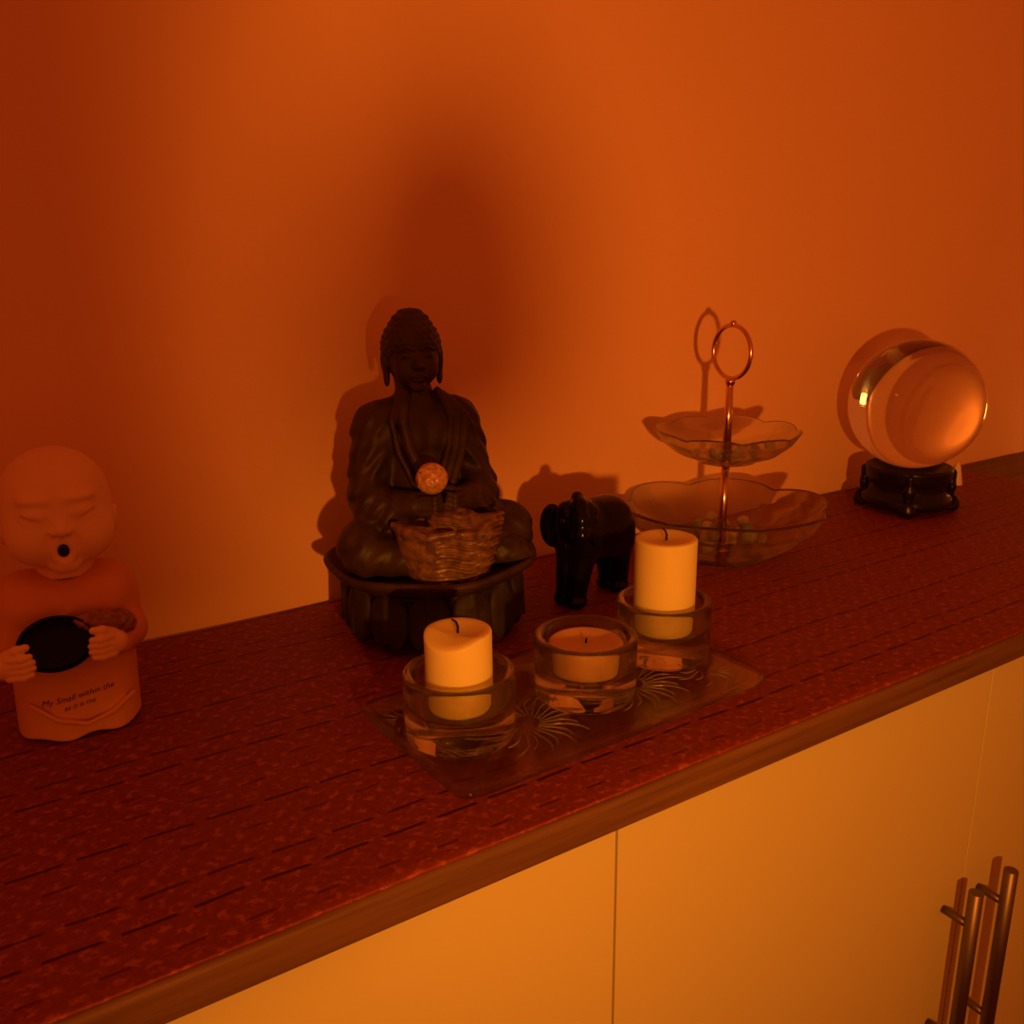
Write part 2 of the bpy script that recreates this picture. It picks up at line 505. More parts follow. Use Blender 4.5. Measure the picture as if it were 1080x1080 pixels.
# runner with slightly wavy surface, draping a hair over the front edge
def runner():
    bm = bmesh.new()
    X = np.linspace(-0.50, 1.252, 240)
    Y = list(np.linspace(-0.008, -0.3985, 60)) + [-0.3990, -0.3993, -0.3994]
    def wave(x, y):
        s = max(0.0, 1 - abs(y + 0.02) / 0.03)
        return 0.0010 * s * (1 + math.sin(x * 23)) + 0.0002 * math.sin(x * 31 + y * 40)
    top, bot = [], []
    for j, y in enumerate(Y):
        rt, rb = [], []
        for x in X:
            z = -0.0004 + wave(x, y)
            if j == len(Y) - 3: z = -0.0006
            if j == len(Y) - 2: z = -0.0011
            if j == len(Y) - 1: z = -0.0016
            e = 0.004 * math.sin(y * 60) if x > 1.24 else 0
            rt.append(bm.verts.new((x + e, y, z)))
            zb = -0.0021
            yb = y
            rb.append(bm.verts.new((x + e, yb, zb)))
        top.append(rt); bot.append(rb)
    n, m = len(Y), len(X)
    for j in range(n - 1):
        for i in range(m - 1):
            bm.faces.new((top[j][i], top[j][i + 1], top[j + 1][i + 1], top[j + 1][i]))
            bm.faces.new((bot[j][i], bot[j + 1][i], bot[j + 1][i + 1], bot[j][i + 1]))
    for j in range(n - 1):
        bm.faces.new((top[j][0], top[j + 1][0], bot[j + 1][0], bot[j][0]))
        bm.faces.new((top[j][-1], bot[j][-1], bot[j + 1][-1], top[j + 1][-1]))
    for i in range(m - 1):
        bm.faces.new((top[0][i], bot[0][i], bot[0][i + 1], top[0][i + 1]))
        bm.faces.new((top[-1][i], top[-1][i + 1], bot[-1][i + 1], bot[-1][i]))
    o = from_bm('table_runner', bm, M_mat, smooth=True)
    tag(o, 'dark red woven runner with rows of dashed stitching covering the worktop', 'runner')
runner()

# ================================================================== BUDDHA FOUNTAIN
def buddha():
    t = thing('buddha_fountain', 'dark brown seated figure fountain on a lotus bowl with a crackled ball in its lap', 'statue', (0.333, -0.110, 0.0008), -0.14)
    # lotus base
    bm = bmesh.new()
    lathe(bm, fillet([(0, 0), (0.058, 0), (0.068, 0.010), (0.0715, 0.028), (0.068, 0.044), (0.072, 0.050), (0, 0.050)], 0.004), 72)
    from_bm('lotus_base', bm, M_resin_base, t, smooth=True)
    def petal_fn(P):
        d = ell(P, (0, 0, 0.0), (0.0185, 0.0075, 0.026))
        tip = cap(P, (0, -0.002, 0.014), (0, -0.004, 0.024), 0.006, 0.003)
        d = smin(d, tip, 0.006)
        rib = cap(P, (0, -0.0075, -0.018), (0, -0.0075, 0.018), 0.0012)
        return smin(d, rib, 0.002)
    pm = sculpt('petal', petal_fn, (-0.021, -0.011, -0.029), (0.021, 0.011, 0.031), 0.0014)
    pm.materials.append(M_resin_base)
    for k in range(13):
        a = 2 * PI * k / 13 + 0.1
        o = bpy.data.objects.new('petal', pm); col.objects.link(o); o.parent = t
        o.location = (0.0700 * math.sin(a), -0.0700 * math.cos(a), 0.0285)
        o.rotation_euler = (-0.06, 0, a)
    # wide oval basin
    def bmod(th, i, r, z):
        k = max(0.0, (r - 0.06) / 0.03)
        wv = math.sin(th * 7 + 0.6) * 0.0012 + math.sin(th * 3 + 1) * 0.001
        return r + wv * k, z + (math.sin(th * 5) * 0.0010 + 0.0012 * math.sin(th + 2.6)) * k
    bm = bmesh.new()
    lathe(bm, fillet([(0, 0.0505), (0.070, 0.0505), (0.078, 0.053), (0.0890, 0.0610), (0.0905, 0.0655), (0.0865, 0.0675), (0.0800, 0.0640), (0.0700, 0.0612), (0.0, 0.0605)], 0.003), 110, bmod)
    from_bm('basin', bm, M_resin, t, smooth=True)
    # robed body
    def body(P):
        P0 = P
        P = ((P0[0] + 0.005) / 0.93, P0[1], P0[2])
        X, Y, Z = P
        A = (np.abs(X), Y, Z)
        d = ell(P, (0, 0.014, 0.130), (0.041, 0.029, 0.060))
        d = smin(d, ell(P, (0, 0.010, 0.172), (0.044, 0.024, 0.024)), 0.014)
        d = smin(d, cap(A, (0.0, 0.012, 0.181), (0.036, 0.014, 0.176), 0.020, 0.0205), 0.010)
        d = smin(d, cap(P, (0, 0.010, 0.185), (-0.004, 0.012, 0.214), 0.0170, 0.0165), 0.008)
        # belly and chest relief
        d = smin(d, ell(P, (0, -0.006, 0.128), (0.024, 0.016, 0.022)), 0.010)
        d = smin(d, ell(A, (0.014, -0.008, 0.166), (0.015, 0.008, 0.013)), 0.008)
        # sleeves
        arm = cap(A, (0.0435, 0.013, 0.172), (0.0545, 0.006, 0.126), 0.0205, 0.0185)
        arm = smin(arm, ell(A, (0.0550, 0.002, 0.116), (0.0165, 0.024, 0.020)), 0.010)
        arm = smin(arm, cap(A, (0.055, -0.008, 0.114), (0.024, -0.034, 0.118), 0.0155, 0.0115), 0.010)
        arm = smin(arm, ell(A, (0.046, -0.018, 0.106), (0.013, 0.016, 0.010)), 0.006)
        fold = np.sin((Z * 1.0 + 0.75 * (A[0] - 0.05) + 0.25 * Y) * 430) * 0.0007
        fold = fold + np.sin((Z + 1.6 * A[0] + 0.7 * Y) * 250 + 1.3) * 0.0008
        arm = arm + fold * np.clip((A[0] - 0.030) / 0.016, 0, 1)
        d = smin(d, arm, 0.007)
        # legs folded
        T0 = P
        P = P0; X, Y, Z = P; A = (np.abs(X), Y, Z)
        leg = cap(A, (0.018, 0.004, 0.090), (0.068, -0.014, 0.085), 0.024, 0.0205)
        leg = smin(leg, ell(A, (0.070, -0.020, 0.083), (0.0190, 0.021, 0.020)), 0.010)
        leg = smin(leg, cap(A, (0.066, -0.028, 0.078), (0.018, -0.052, 0.076), 0.0165, 0.0130), 0.008)
        leg = smin(leg, ell(P, (0, 0.006, 0.078), (0.074, 0.050, 0.020)), 0.012)
        lf = np.sin((A[0] * 0.9 + Z * 0.8 + Y * 0.5) * 300) * 0.0008
        leg = leg + lf * np.clip((A[0] - 0.02) / 0.02, 0, 1)
        d = smin(d, leg, 0.006)
        P = T0; X, Y, Z = P; A = (np.abs(X), Y, Z)
        # robe edges: broad lapel on one side, stacked folds on the other
        for s, off, r in ((-1, 0, .0052), (1, 0, .0036), (1, .0075, .0032), (1, .0145, .0032), (-1, .010, .0030)):
            pts = [(s * (0.016 + off * .7), -0.002, 0.203 - off * .4), (s * (0.024 + off), -0.0130, 0.183), (s * (0.0195 + off), -0.0165, 0.160 - off * .3),
                   (s * (0.010 + off * .8), -0.0210, 0.139 - off * .6), (s * (-0.002 + off * .6), -0.0225, 0.126 - off * .5)]
            d = smin(d, chain(P, pts, r, 0.001), 0.0028)
        # bare chest hollow between the lapels
        d = smax(d, -ell(P, (0, -0.031, 0.172), (0.013, 0.012, 0.022)), 0.005)
        # hands with fingers meeting in the lap
        hnd = ell(A, (0.014, -0.039, 0.119), (0.013, 0.0105, 0.0085))
        for q in range(4):
            z0 = 0.1125 + q * 0.0042
            hnd = smin(hnd, chain(A, [(0.020, -0.044, z0), (0.010, -0.0515, z0 + .001), (0.001 + 0.001 * q, -0.0490, z0 + .003)], (0.0029, 0.0027, 0.0022), 0.001), 0.0012)
        hnd = smin(hnd, chain(A, [(0.019, -0.036, 0.125), (0.011, -0.042, 0.130), (0.005, -0.042, 0.131)], (0.0036, 0.003, 0.0026), 0.001), 0.002)
        d = smin(d, hnd, 0.0025)
        return smax(d, 0.0602 - Z, 0.0)
    me = sculpt('robed_body', body, (-0.100, -0.080, 0.058), (0.100, 0.066, 0.222), 0.00115)
    me.transform(Matrix.Diagonal((0.93, 0.97, 1, 1)))
    link('robed_body', me, M_resin, t)
    # head
    def head(P):
        X, Y, Z = P
        A = (np.abs(X), Y, Z)
        d = ell(P, (0, 0.005, 0.236), (0.0235, 0.0245, 0.0250))
        d = smin(d, ell(P, (0, -0.004, 0.2225), (0.0180, 0.0175, 0.0170)), 0.010)
        d = smin(d, ell(A, (0.010, -0.0130, 0.2225), (0.008, 0.006, 0.008)), 0.006)
        d = smin(d, cap(P, (0, -0.0185, 0.2365), (0, -0.0245, 0.2265), 0.0020, 0.0032), 0.003)
        d = smin(d, ell(A, (0.0028, -0.0220, 0.2260), (0.0026, 0.003, 0.0022)), 0.002)
        d = smin(d, chain(A, [(0.003, -0.0205, 0.2395), (0.009, -0.0195, 0.2415), (0.0160, -0.0155, 0.2385)], 0.0014, 0.001), 0.002)
        d = smin(d, ell(A, (0.0090, -0.0175, 0.2345), (0.0055, 0.0042, 0.0030)), 0.002)
        d = smax(d, -chain(A, [(0.0040, -0.0222, 0.2330), (0.009, -0.0230, 0.2318), (0.0145, -0.0200, 0.2330)], 0.0007, 0.0003), 0.0006)
        d = smin(d, ell(P, (0, -0.0205, 0.2178), (0.0062, 0.0035, 0.0016)), 0.0015)
        d = smin(d, ell(P, (0, -0.0200, 0.2148), (0.0050, 0.0034, 0.0017)), 0.0012)
        d = smin(d, ell(P, (0, -0.0170, 0.2085), (0.0065, 0.0045, 0.0042)), 0.004)
        d = smin(d, ell(A, (0.0245, 0.0050, 0.2270), (0.0032, 0.0070, 0.0115), ry=0.08), 0.002)
        d = smin(d, ell(A, (0.0235, 0.0030, 0.2150), (0.0028, 0.0042, 0.0070)), 0.002)
        d = smax(d, -ell(A, (0.0285, 0.0035, 0.2280), (0.0025, 0.0036, 0.0070)), 0.001)
        return d
    me = sculpt('head', head, (-0.034, -0.034, 0.196), (0.034, 0.036, 0.268), 0.0007)
    HT = Matrix.Translation((-0.007, 0.008, 0.205)) @ Matrix.Rotation(-0.12, 4, 'Z') @ Matrix.Diagonal((0.93, 0.93, 0.99, 1)) @ Matrix.Translation((0, 0, -0.206))
    me.transform(HT)
    link('head', me, M_resin, t)
    def hair(P):
        X, Y, Z = P
        d = ell(P, (0, 0.0080, 0.2385), (0.0262, 0.0265, 0.0265))
        d = smin(d, ell(P, (0, 0.0080, 0.2575), (0.0155, 0.0155, 0.0125)), 0.006)
        lon = np.arctan2(X, -(Y - 0.008))
        d = d - 0.0011 * np.abs(np.cos(Z * 620)) * np.abs(np.cos(lon * 9 + np.floor(Z * 620 / PI + .5) * PI / 2))
        return smax(d, (0.2265 - 0.92 * Y) - Z, 0.002)
    me = sculpt('curled_hair', hair, (-0.034, -0.026, 0.196), (0.034, 0.042, 0.274), 0.0008)
    me.transform(HT)
    link('curled_hair', me, M_resin, t)
    # leaf-shaped cascade bowl in front of the lap
    def cup(P):
        X, Y, Z = P
        s = np.clip((Z - 0.060) / 0.050, 0, 1.0)
        rx = 0.0300 + 0.0155 * np.sqrt(s) + 0.002 * s
        ry = 0.0180 + 0.0110 * np.sqrt(s)
        th = np.arctan2(Y + 0.052, X)
        wob = 1 + 0.035 * np.sin(th * 5 + 0.7)
        q = np.sqrt((X / (rx * wob)) ** 2 + ((Y + 0.052) / (ry * wob)) ** 2)
        d = (q - 1) * 0.026
        rip = np.sin(Z * 1500 + 3 * np.sin(X * 160) + 2 * np.sin(X * 90 + 1)) * 0.0011 + np.sin(Z * 700 + X * 240) * 0.0008
        d = d - rip * np.clip((X + 0.022) / 0.010, 0, 1)
        top = Z - (0.106 + 0.004 * np.cos(th * 2 + .5) - 0.0016 * np.sin(th * 5))
        d = smax(d, top, 0.003)
        d = smax(d, 0.0600 - Z, 0.0)
        d = smax(d, -ell(P, (-0.020, -0.048, 0.112), (0.017, 0.014, 0.010)), 0.003)
        t2 = ell(P, (0.003, -0.054, 0.1085), (0.0215, 0.0165, 0.0085))
        t2 = t2 - 0.0009 * np.sin(Z * 1700 + 4 * np.sin(X * 130))
        d = smin(d, t2, 0.002)
        lip = chain(P, [(-0.045, -0.046, 0.108), (-0.040, -0.063, 0.1035), (-0.026, -0.077, 0.1035), (-0.008, -0.083, 0.106)], 0.0026, 0.002)
        d = smin(d, lip, 0.003)
        return d
    me = sculpt('cascade_bowl', cup, (-0.054, -0.092, 0.058), (0.054, -0.012, 0.124), 0.0009)
    me.transform(Matrix.Translation((-0.003, 0, 0)) @ Matrix.Diagonal((0.96, 1, 1, 1)))
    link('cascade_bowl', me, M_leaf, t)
    bm = bmesh.new(); bmesh.ops.create_icosphere(bm, subdivisions=4, radius=0.0125)
    o = from_bm('crackled_ball', bm, M_crackle, t, smooth=True, loc=(-0.015, -0.050, 0.1425))
    o['label'] = 'crackled golden glass ball'
    # small rock ledge at the right of the bowl
    def rock(P):
        d = ell(P, (0.048, -0.040, 0.074), (0.022, 0.018, 0.0135))
        d = smin(d, ell(P, (0.058, -0.046, 0.069), (0.014, 0.013, 0.009)), 0.005)
        return smax(d + 0.0012 * np.sin(P[0] * 420) * np.sin(P[2] * 520) * np.sin(P[1] * 380), 0.0600 - P[2], 0)
    me = sculpt('rock', rock, (0.022, -0.064, 0.058), (0.076, -0.018, 0.092), 0.0012)
    link('rock', me, M_resin, t)
buddha()

# ================================================================== MONK FIGURE
def monk():
    t = thing('monk_figurine', 'chubby terracotta child monk figure with closed eyes holding a black bowl', 'figurine', (0.0500, -0.1200, 0.0006), -0.02)
    def robe(P):
        X, Y, Z = P
        A = (np.abs(X), Y, Z)
        s = np.clip(Z / 0.11, 0, 1)
        rx = 0.0455 - 0.001 * s - 0.005 * np.clip((Z - .070) / .040, 0, 1) ** 2
        ry = 0.0350 - 0.006 * s
        # rounded-box cross-section
        q = ((np.abs(X) / rx) ** 2.8 + (np.abs(Y) / ry) ** 2.6 + 1e-9) ** (1 / 2.7)
        d = (q - 1) * 0.026
        d = smax(d, Z - 0.108, 0.022)
        d = smax(d, 0.0004 - Z, 0.003)
        d = smin(d, ell(A, (0.028, 0.0, 0.090), (0.024, 0.026, 0.020)), 0.012)
        # arms wrapped in sleeves, coming round to the bowl
        arm = cap(A, (0.037, -0.004, 0.086), (0.0415, -0.018, 0.066), 0.0125, 0.0120)
        arm = smin(arm, cap(A, (0.041, -0.020, 0.066), (0.032, -0.035, 0.063), 0.0110, 0.0080), 0.007)
        d = smin(d, arm, 0.007)
        # hanging folds and hem
        fo = np.sin(X * 170 + 0.8) * 0.0009 * np.clip((0.040 - Z) / 0.03, 0, 1)
        d = d + fo
        for z0, w_ in ((0.0195, 0.036),):
            pts = [(-w_, -0.031, z0 + 0.010), (-w_ * .55, -0.0365, z0 - 0.002), (0.0, -0.0385, z0 - 0.008), (w_ * .55, -0.0365, z0 - 0.004), (w_, -0.031, z0 + 0.004)]
            if z0 < 0.025: d = smin(d, chain(P, pts, 0.0016, 0.001), 0.003)
        d = smin(d, chain(P, [(0.022, -0.016, 0.101), (0.0, -0.0285, 0.088), (-0.020, -0.0335, 0.074)], 0.0018, 0.001), 0.003)
        return d
    me = sculpt('robe', robe, (-0.060, -0.054, -0.002), (0.060, 0.044, 0.112), 0.0010)
    me.transform(Matrix.Diagonal((0.86, 0.95, 1, 1)))
    rob = link('robe', me, M_robe, t)
    bvh = BVHTree.FromPolygons([v.co.copy() for v in me.vertices], [tuple(p.vertices) for p in me.polygons])
    # printed words on the front of the robe
    def words(s, cx, z, size, tilt):
        cu = bpy.data.curves.new('lettering', 'FONT'); cu.body = s; cu.size = size; cu.align_x = 'CENTER'
        cu.shear = 0.25; cu.resolution_u = 2
        to = bpy.data.objects.new('lettering', cu); col.objects.link(to)
        dg = bpy.context.evaluated_depsgraph_get()
        tm = bpy.data.meshes.new_from_object(to.evaluated_get(dg))
        bpy.data.objects.remove(to)
        bm = bmesh.new(); bm.from_mesh(tm)
        bmesh.ops.triangulate(bm, faces=bm.faces)
        bmesh.ops.subdivide_edges(bm, edges=[e for e in bm.edges if e.calc_length() > 0.0012], cuts=1)
        for v in bm.verts:
            x, zz = cx + v.co.x, z + v.co.y + v.co.x * tilt
            hit = bvh.ray_cast(Vector((x, -0.2, zz)), Vector((0, 1, 0)))
            yy = hit[0].y if hit[0] else -0.035
            v.co = (x, yy - 0.0005, zz)
        from_bm('lettering', bm, M_ink, t)
    words('My Small within the', -0.003, 0.0290, 0.0056, 0.10)
    words('as it is me', -0.003, 0.0230, 0.0048, 0.09)
    # head
    def head(P):
        X, Y, Z = P
        A = (np.abs(X), Y, Z)
        d = ell(P, (0, 0.002, 0.1560), (0.0385, 0.0385, 0.0385))
        d = smin(d, ell(P, (0, -0.004, 0.1340), (0.0345, 0.0320, 0.0300)), 0.016)
        d = smin(d, ell(A, (0.0190, -0.0200, 0.1310), (0.0165, 0.0155, 0.0165)), 0.012)   # cheeks
        d = smin(d, ell(P, (0, -0.0290, 0.1125), (0.0105, 0.0085, 0.0070)), 0.006)        # chin
        d = smin(d, cap(P, (0, 0.0, 0.104), (0, 0.0, 0.125), 0.020), 0.010)
        d = smin(d, ell(A, (0.0145, -0.0310, 0.1625), (0.0105, 0.0060, 0.0036), rz=0.3), 0.006)  # brow
        d = smin(d, ell(A, (0.0155, -0.0315, 0.1520), (0.0095, 0.0064, 0.0058), rz=0.35), 0.004)  # eyelid
        lid = chain(A, [(0.0080, -0.0400, 0.1490), (0.0130, -0.0400, 0.1474), (0.0185, -0.0375, 0.1484), (0.0245, -0.0325, 0.1510)], 0.0019, 0.0004)
        d = smax(d, -lid, 0.0010)
        d = smin(d, cap(P, (0, -0.0345, 0.1485), (0, -0.0405, 0.1405), 0.0028, 0.0045), 0.005)
        d = smin(d, ell(A, (0.0048, -0.0385, 0.1395), (0.0034, 0.0036, 0.0030)), 0.002)
        d = smax(d, -ell(A, (0.0030, -0.0420, 0.1362), (0.0016, 0.0030, 0.0012)), 0.0010)
        # mouth, open in a yawn
        mo = np.sqrt((X / 0.0066) ** 2 + ((Z - 0.1243) / 0.0078) ** 2) - 1
        ring = np.sqrt((mo * 0.0072) ** 2 + (Y + 0.0350) ** 2) - 0.0026
        d = smin(d, ring, 0.004)
        d = smax(d, -ell(P, (0, -0.0400, 0.1243), (0.0044, 0.0110, 0.0054)), 0.0014)
        fold = chain(A, [(0.0085, -0.0400, 0.1375), (0.0115, -0.0390, 0.1310), (0.0112, -0.0380, 0.1220)], 0.0010, 0.0004)
        d = smax(d, -fold, 0.0025)
        # ears
        d = smin(d, ell(A, (0.0395, 0.0060, 0.1340), (0.0036, 0.0075, 0.0105), ry=0.12), 0.003)
        d = smax(d, -ell(A, (0.0440, 0.0035, 0.1350), (0.0030, 0.0042, 0.0065)), 0.0015)
        return d
    me = sculpt('head', head, (-0.049, -0.052, 0.098), (0.049, 0.046, 0.200), 0.00085)
    me.transform(Matrix.Translation((0.003, 0.001, 0.196)) @ Matrix.Rotation(-0.05, 4, 'Z') @ Matrix.Diagonal((0.86, 0.88, 0.88, 1)) @ Matrix.Translation((0, 0, -0.199)))
    link('head', me, M_skin, t)
    bm = bmesh.new(); bmesh.ops.create_uvsphere(bm, u_segments=20, v_segments=12, radius=1)
    for v in bm.verts: v.co = Vector((v.co.x * 0.0040 + 0.0017, v.co.y * 0.0020 - 0.0285, v.co.z * 0.0048 + 0.1302))
    from_bm('mouth', bm, M_mouth, t, smooth=True)
    # bowl, its dark opening tipped to the front
    bm = bmesh.new()
    lathe(bm, fillet([(0, 0), (0.010, 0.0), (0.0185, 0.006), (0.0245, 0.016), (0.0250, 0.024), (0.0232, 0.0246), (0.0232, 0.0235), (0.0222, 0.0195), (0.014, 0.0165), (0, 0.0160)], 0.002), 48)
    bo = from_bm('bowl', bm, M_black, t, smooth=True)
    bo.location = (-0.0115, -0.0235, 0.0690); bo.rotation_euler = (math.radians(76), 0, 0); bo.scale = (0.93, 0.72, 0.88)
    bo['label'] = 'black bowl'
    # hands
    def hand(P, s):
        A = (P[0] * s, P[1], P[2])
        cx = 0.0175 if s > 0 else 0.0365
        zc = 0.0665 if s > 0 else 0.0640
        d = ell(A, (cx + 0.004, -0.0395, zc), (0.0095, 0.0070, 0.0085))
        for q in range(4):
            z0 = zc - 0.0065 + q * 0.0040
            d = smin(d, chain(A, [(cx + 0.003, -0.0435, z0), (cx - 0.004, -0.0475, z0 + 0.0006), (cx - 0.0105 + abs(q - 1.5) * .0012, -0.0475, z0 + 0.0012)], (0.0030, 0.0027, 0.0021), 0.001), 0.0010)
        d = smin(d, chain(A, [(cx + 0.004, -0.040, zc + 0.0070), (cx - 0.002, -0.0445, zc + 0.0110), (cx - 0.0075, -0.0460, zc + 0.0125)], (0.0036, 0.0032, 0.0024), 0.001), 0.002)
        return d
    for s in (1, -1):
        lo = (-0.002, -0.054, 0.050) if s > 0 else (-0.056, -0.054, 0.050)
        hi = (0.038, -0.028, 0.086) if s > 0 else (-0.016, -0.028, 0.086)
        me = sculpt('hand', lambda P: hand(P, s), lo, hi, 0.0006)
        link('hand', me, M_skin, t)
    # patterned cloth end lying over the far forearm
    def sash(P):
        X, Y, Z = P
        d = ell(P, (0.0150, -0.0370, 0.0730), (0.0140, 0.0060, 0.0070), ry=0.15)
        d = smin(d, ell(P, (0.0300, -0.0320, 0.0670), (0.0095, 0.0080, 0.0085), ry=0.5), 0.005)
        return d + 0.0006 * np.sin(X * 900) * np.sin(Z * 800)
    me = sculpt('sash', sash, (-0.004, -0.050, 0.052), (0.048, -0.018, 0.086), 0.0008)
    me.transform(Matrix.Translation((-0.001, 0, 0.0095)))
    o = link('sash', me, M_sash, t)
    o['label'] = 'brown patterned cloth fold'
monk()

# ================================================================== ELEPHANT
def elephant():
    t = thing('elephant_figurine', 'small glossy black elephant figure with raised trunk on the runner', 'figurine', (0.4760, -0.1360, 0.0008), -1.36)
    def body(P):
        X, Y, Z = P
        A = (np.abs(X), Y, Z)
        d = ell(P, (0, 0.016, 0.064), (0.0265, 0.0370, 0.0310))
        d = smin(d, ell(P, (0, 0.036, 0.062), (0.0235, 0.0210, 0.0290)), 0.012)
        d = smin(d, ell(P, (0, -0.008, 0.066), (0.0235, 0.0200, 0.0270)), 0.010)
        for y0, y1, r in ((-0.012, -0.018, 0.0115), (0.040, 0.042, 0.0120)):
            d = smin(d, cap(A, (0.0090, y0, 0.050), (0.0065, y1, 0.012), r, 0.0092), 0.007)
            d = smin(d, ell(A, (0.0068, y1 - 0.001, 0.005), (0.0102, 0.0106, 0.0070)), 0.003)
        hc, hs = math.cos(-0.95), math.sin(-0.95)
        X, Y = X * hc - (Y + 0.014) * hs, X * hs + (Y + 0.014) * hc - 0.030
        B0 = P
        P = (X, Y, Z); A = (np.abs(X), Y, Z)
        d = smin(d, ell(P, (0.0, -0.034, 0.0785), (0.0185, 0.0175, 0.0205)), 0.008)
        d = smin(d, ell(A, (0.0080, -0.036, 0.0905), (0.0095, 0.0110, 0.0085)), 0.005)
        # ears
        ear = ell(A, (0.0185, -0.0215, 0.0730), (0.0120, 0.0042, 0.0205), rz=0.45)
        ear = smax(ear, -ell(A, (0.0215, -0.0280, 0.0730), (0.0085, 0.0045, 0.0150), rz=0.45), 0.002)
        d = smin(d, ear, 0.003)
        # raised trunk curling back over the forehead
        d = smin(d, chain(P, [(0, -0.042, 0.074), (0, -0.052, 0.0660), (0.0, -0.0580, 0.0740), (0.0, -0.0560, 0.0870), (0.0, -0.0490, 0.0980), (0.0, -0.0400, 0.1030)],
                          (0.0098, 0.0086, 0.0078, 0.0070, 0.0062, 0.0056), 0.004), 0.005)
        d = smin(d, ell(A, (0.0155, -0.0455, 0.0830), (0.0022, 0.0022, 0.0022)), 0.001)
        P = B0; X, Y, Z = P
        # tail
        d = smin(d, chain(P, [(0, 0.056, 0.070), (0.002, 0.060, 0.052), (0.004, 0.057, 0.036)], (0.0030, 0.0022, 0.0030), 0.001), 0.003)
        # carved harness line and toes
        d = smin(d, np.sqrt((Y - 0.012) ** 2 + 0 * X) - 0.0006 + np.clip(d, 0, 1) * 4, 0.0012)
        return smax(d, 0.0002 - Z, 0.0005)
    me = sculpt('body', body, (-0.050, -0.080, -0.002), (0.070, 0.066, 0.112), 0.0011)
    link('body', me, M_ebony, t)
    for s in (-1, 1):
        bm = bmesh.new(); RT = Matrix.Translation((0, -0.014, 0)) @ Matrix.Rotation(0.95, 4, 'Z') @ Matrix.Translation((0, 0.030, 0))
        tube(bm, [RT @ Vector(q) for q in ((s * 0.0100, -0.046, 0.0690), (s * 0.0120, -0.054, 0.0640), (s * 0.0125, -0.060, 0.0640), (s * 0.0120, -0.0650, 0.0670))], [0.0026, 0.0022, 0.0017, 0.0006], 12)
        o = from_bm('tusk', bm, M_ebony, t, smooth=True)
    return t
elephant()

# ================================================================== GLASS TRAY
def tray():
    t = thing('glass_tray', 'low rectangular clear glass tray with pressed rays, under the three candle cups', 'tray', (0.3470, -0.2920, 0.0008), 0.046)
    a, b = 0.134, 0.070
    def prof(u, v):
        # u, v in [-1, 1]; superellipse outline, raised rim, radial flutes
        r = (abs(u) ** 12 + abs(v) ** 12) ** (1 / 12)
        th = math.atan2(v * b, u * a)
        z = 0.0036
        rim = max(0.0, (r - 0.86) / 0.14)
        z += 0.0058 * rim ** 1.4
        for cx in (-0.52, 0.52):
            dx, dy = u * a - cx * a * 0.70, v * b
            q = math.hypot(dx, dy)
            an = math.atan2(dy, dx)
            z += 0.0004 * abs(math.cos(an * 7 + q * 30)) ** 2 * max(0, min(1, (q - 0.006) / 0.010)) * max(0, min(1, (0.058 - q) / 0.012)) * (1 - rim)
        return z
    NX, NY = 150, 80
    bm = bmesh.new(); top = []; bot = []
    for j in range(NY + 1):
        rt, rb = [], []
        for i in range(NX + 1):
            u, v = 2 * i / NX - 1, 2 * j / NY - 1
            # map the square to a rounded rectangle
            m = max(abs(u), abs(v)) + 1e-9
            r = (abs(u) ** 16 + abs(v) ** 16) ** (1 / 16)
            k = m / max(r, 1e-9)
            x, y = u * k * a, v * k * b
            z = prof(u * k, v * k)
            edge = max(abs(u), abs(v))
            rt.append(bm.verts.new((x, y, z)))
            zb = 0.0002 + 0.0050 * max(0.0, (edge - 0.86) / 0.14) ** 1.6
            rb.append(bm.verts.new((x, y, zb)))
        top.append(rt); bot.append(rb)
    for j in range(NY):
        for i in range(NX):
            bm.faces.new((top[j][i], top[j][i + 1], top[j + 1][i + 1], top[j + 1][i]))
            bm.faces.new((bot[j][i], bot[j + 1][i], bot[j + 1][i + 1], bot[j][i + 1]))
    for j in range(NY):
        bm.faces.new((top[j][0], top[j + 1][0], bot[j + 1][0], bot[j][0])); bm.faces.new((top[j][NX], bot[j][NX], bot[j + 1][NX], top[j + 1][NX]))
    for i in range(NX):
        bm.faces.new((top[0][i], bot[0][i], bot[0][i + 1], top[0][i + 1])); bm.faces.new((top[NY][i], top[NY][i + 1], bot[NY][i + 1], bot[NY][i]))
    from_bm('tray_plate', bm, M_pglass, t, smooth=True)
    # raised flower figures pressed into the plate, slightly frosted
    bm = bmesh.new()
    for cx, cy, n, ln in ((-0.048, -0.012, 26, 0.034), (0.048, -0.010, 26, 0.034), (-0.112, 0.036, 18, 0.022), (0.112, -0.026, 18, 0.022)):
        for k in range(n):
            a0 = 2 * PI * k / n + cx * 9
            pts = []
            for j in range(13):
                u = j / 12
                r_ = 0.009 + (ln - 0.008 * (k % 2)) * u
                wob = 0.22 * math.sin(u * PI * 0.9)
                x, y = cx + r_ * math.cos(a0 + wob), cy + r_ * math.sin(a0 + wob)
                if abs(x) > a * 0.93 or abs(y) > b * 0.90: break
                pts.append((x, y, 0.0038 + 0.0002))
            if len(pts) > 3: tube(bm, pts, [0.00025 + 0.0004 * math.sin(PI * (i + .5) / len(pts)) for i in range(len(pts))], 6)
    o = from_bm('pressed_rays', bm, M_frost, t, smooth=True)
    o['kind'] = 'stuff'
tray()

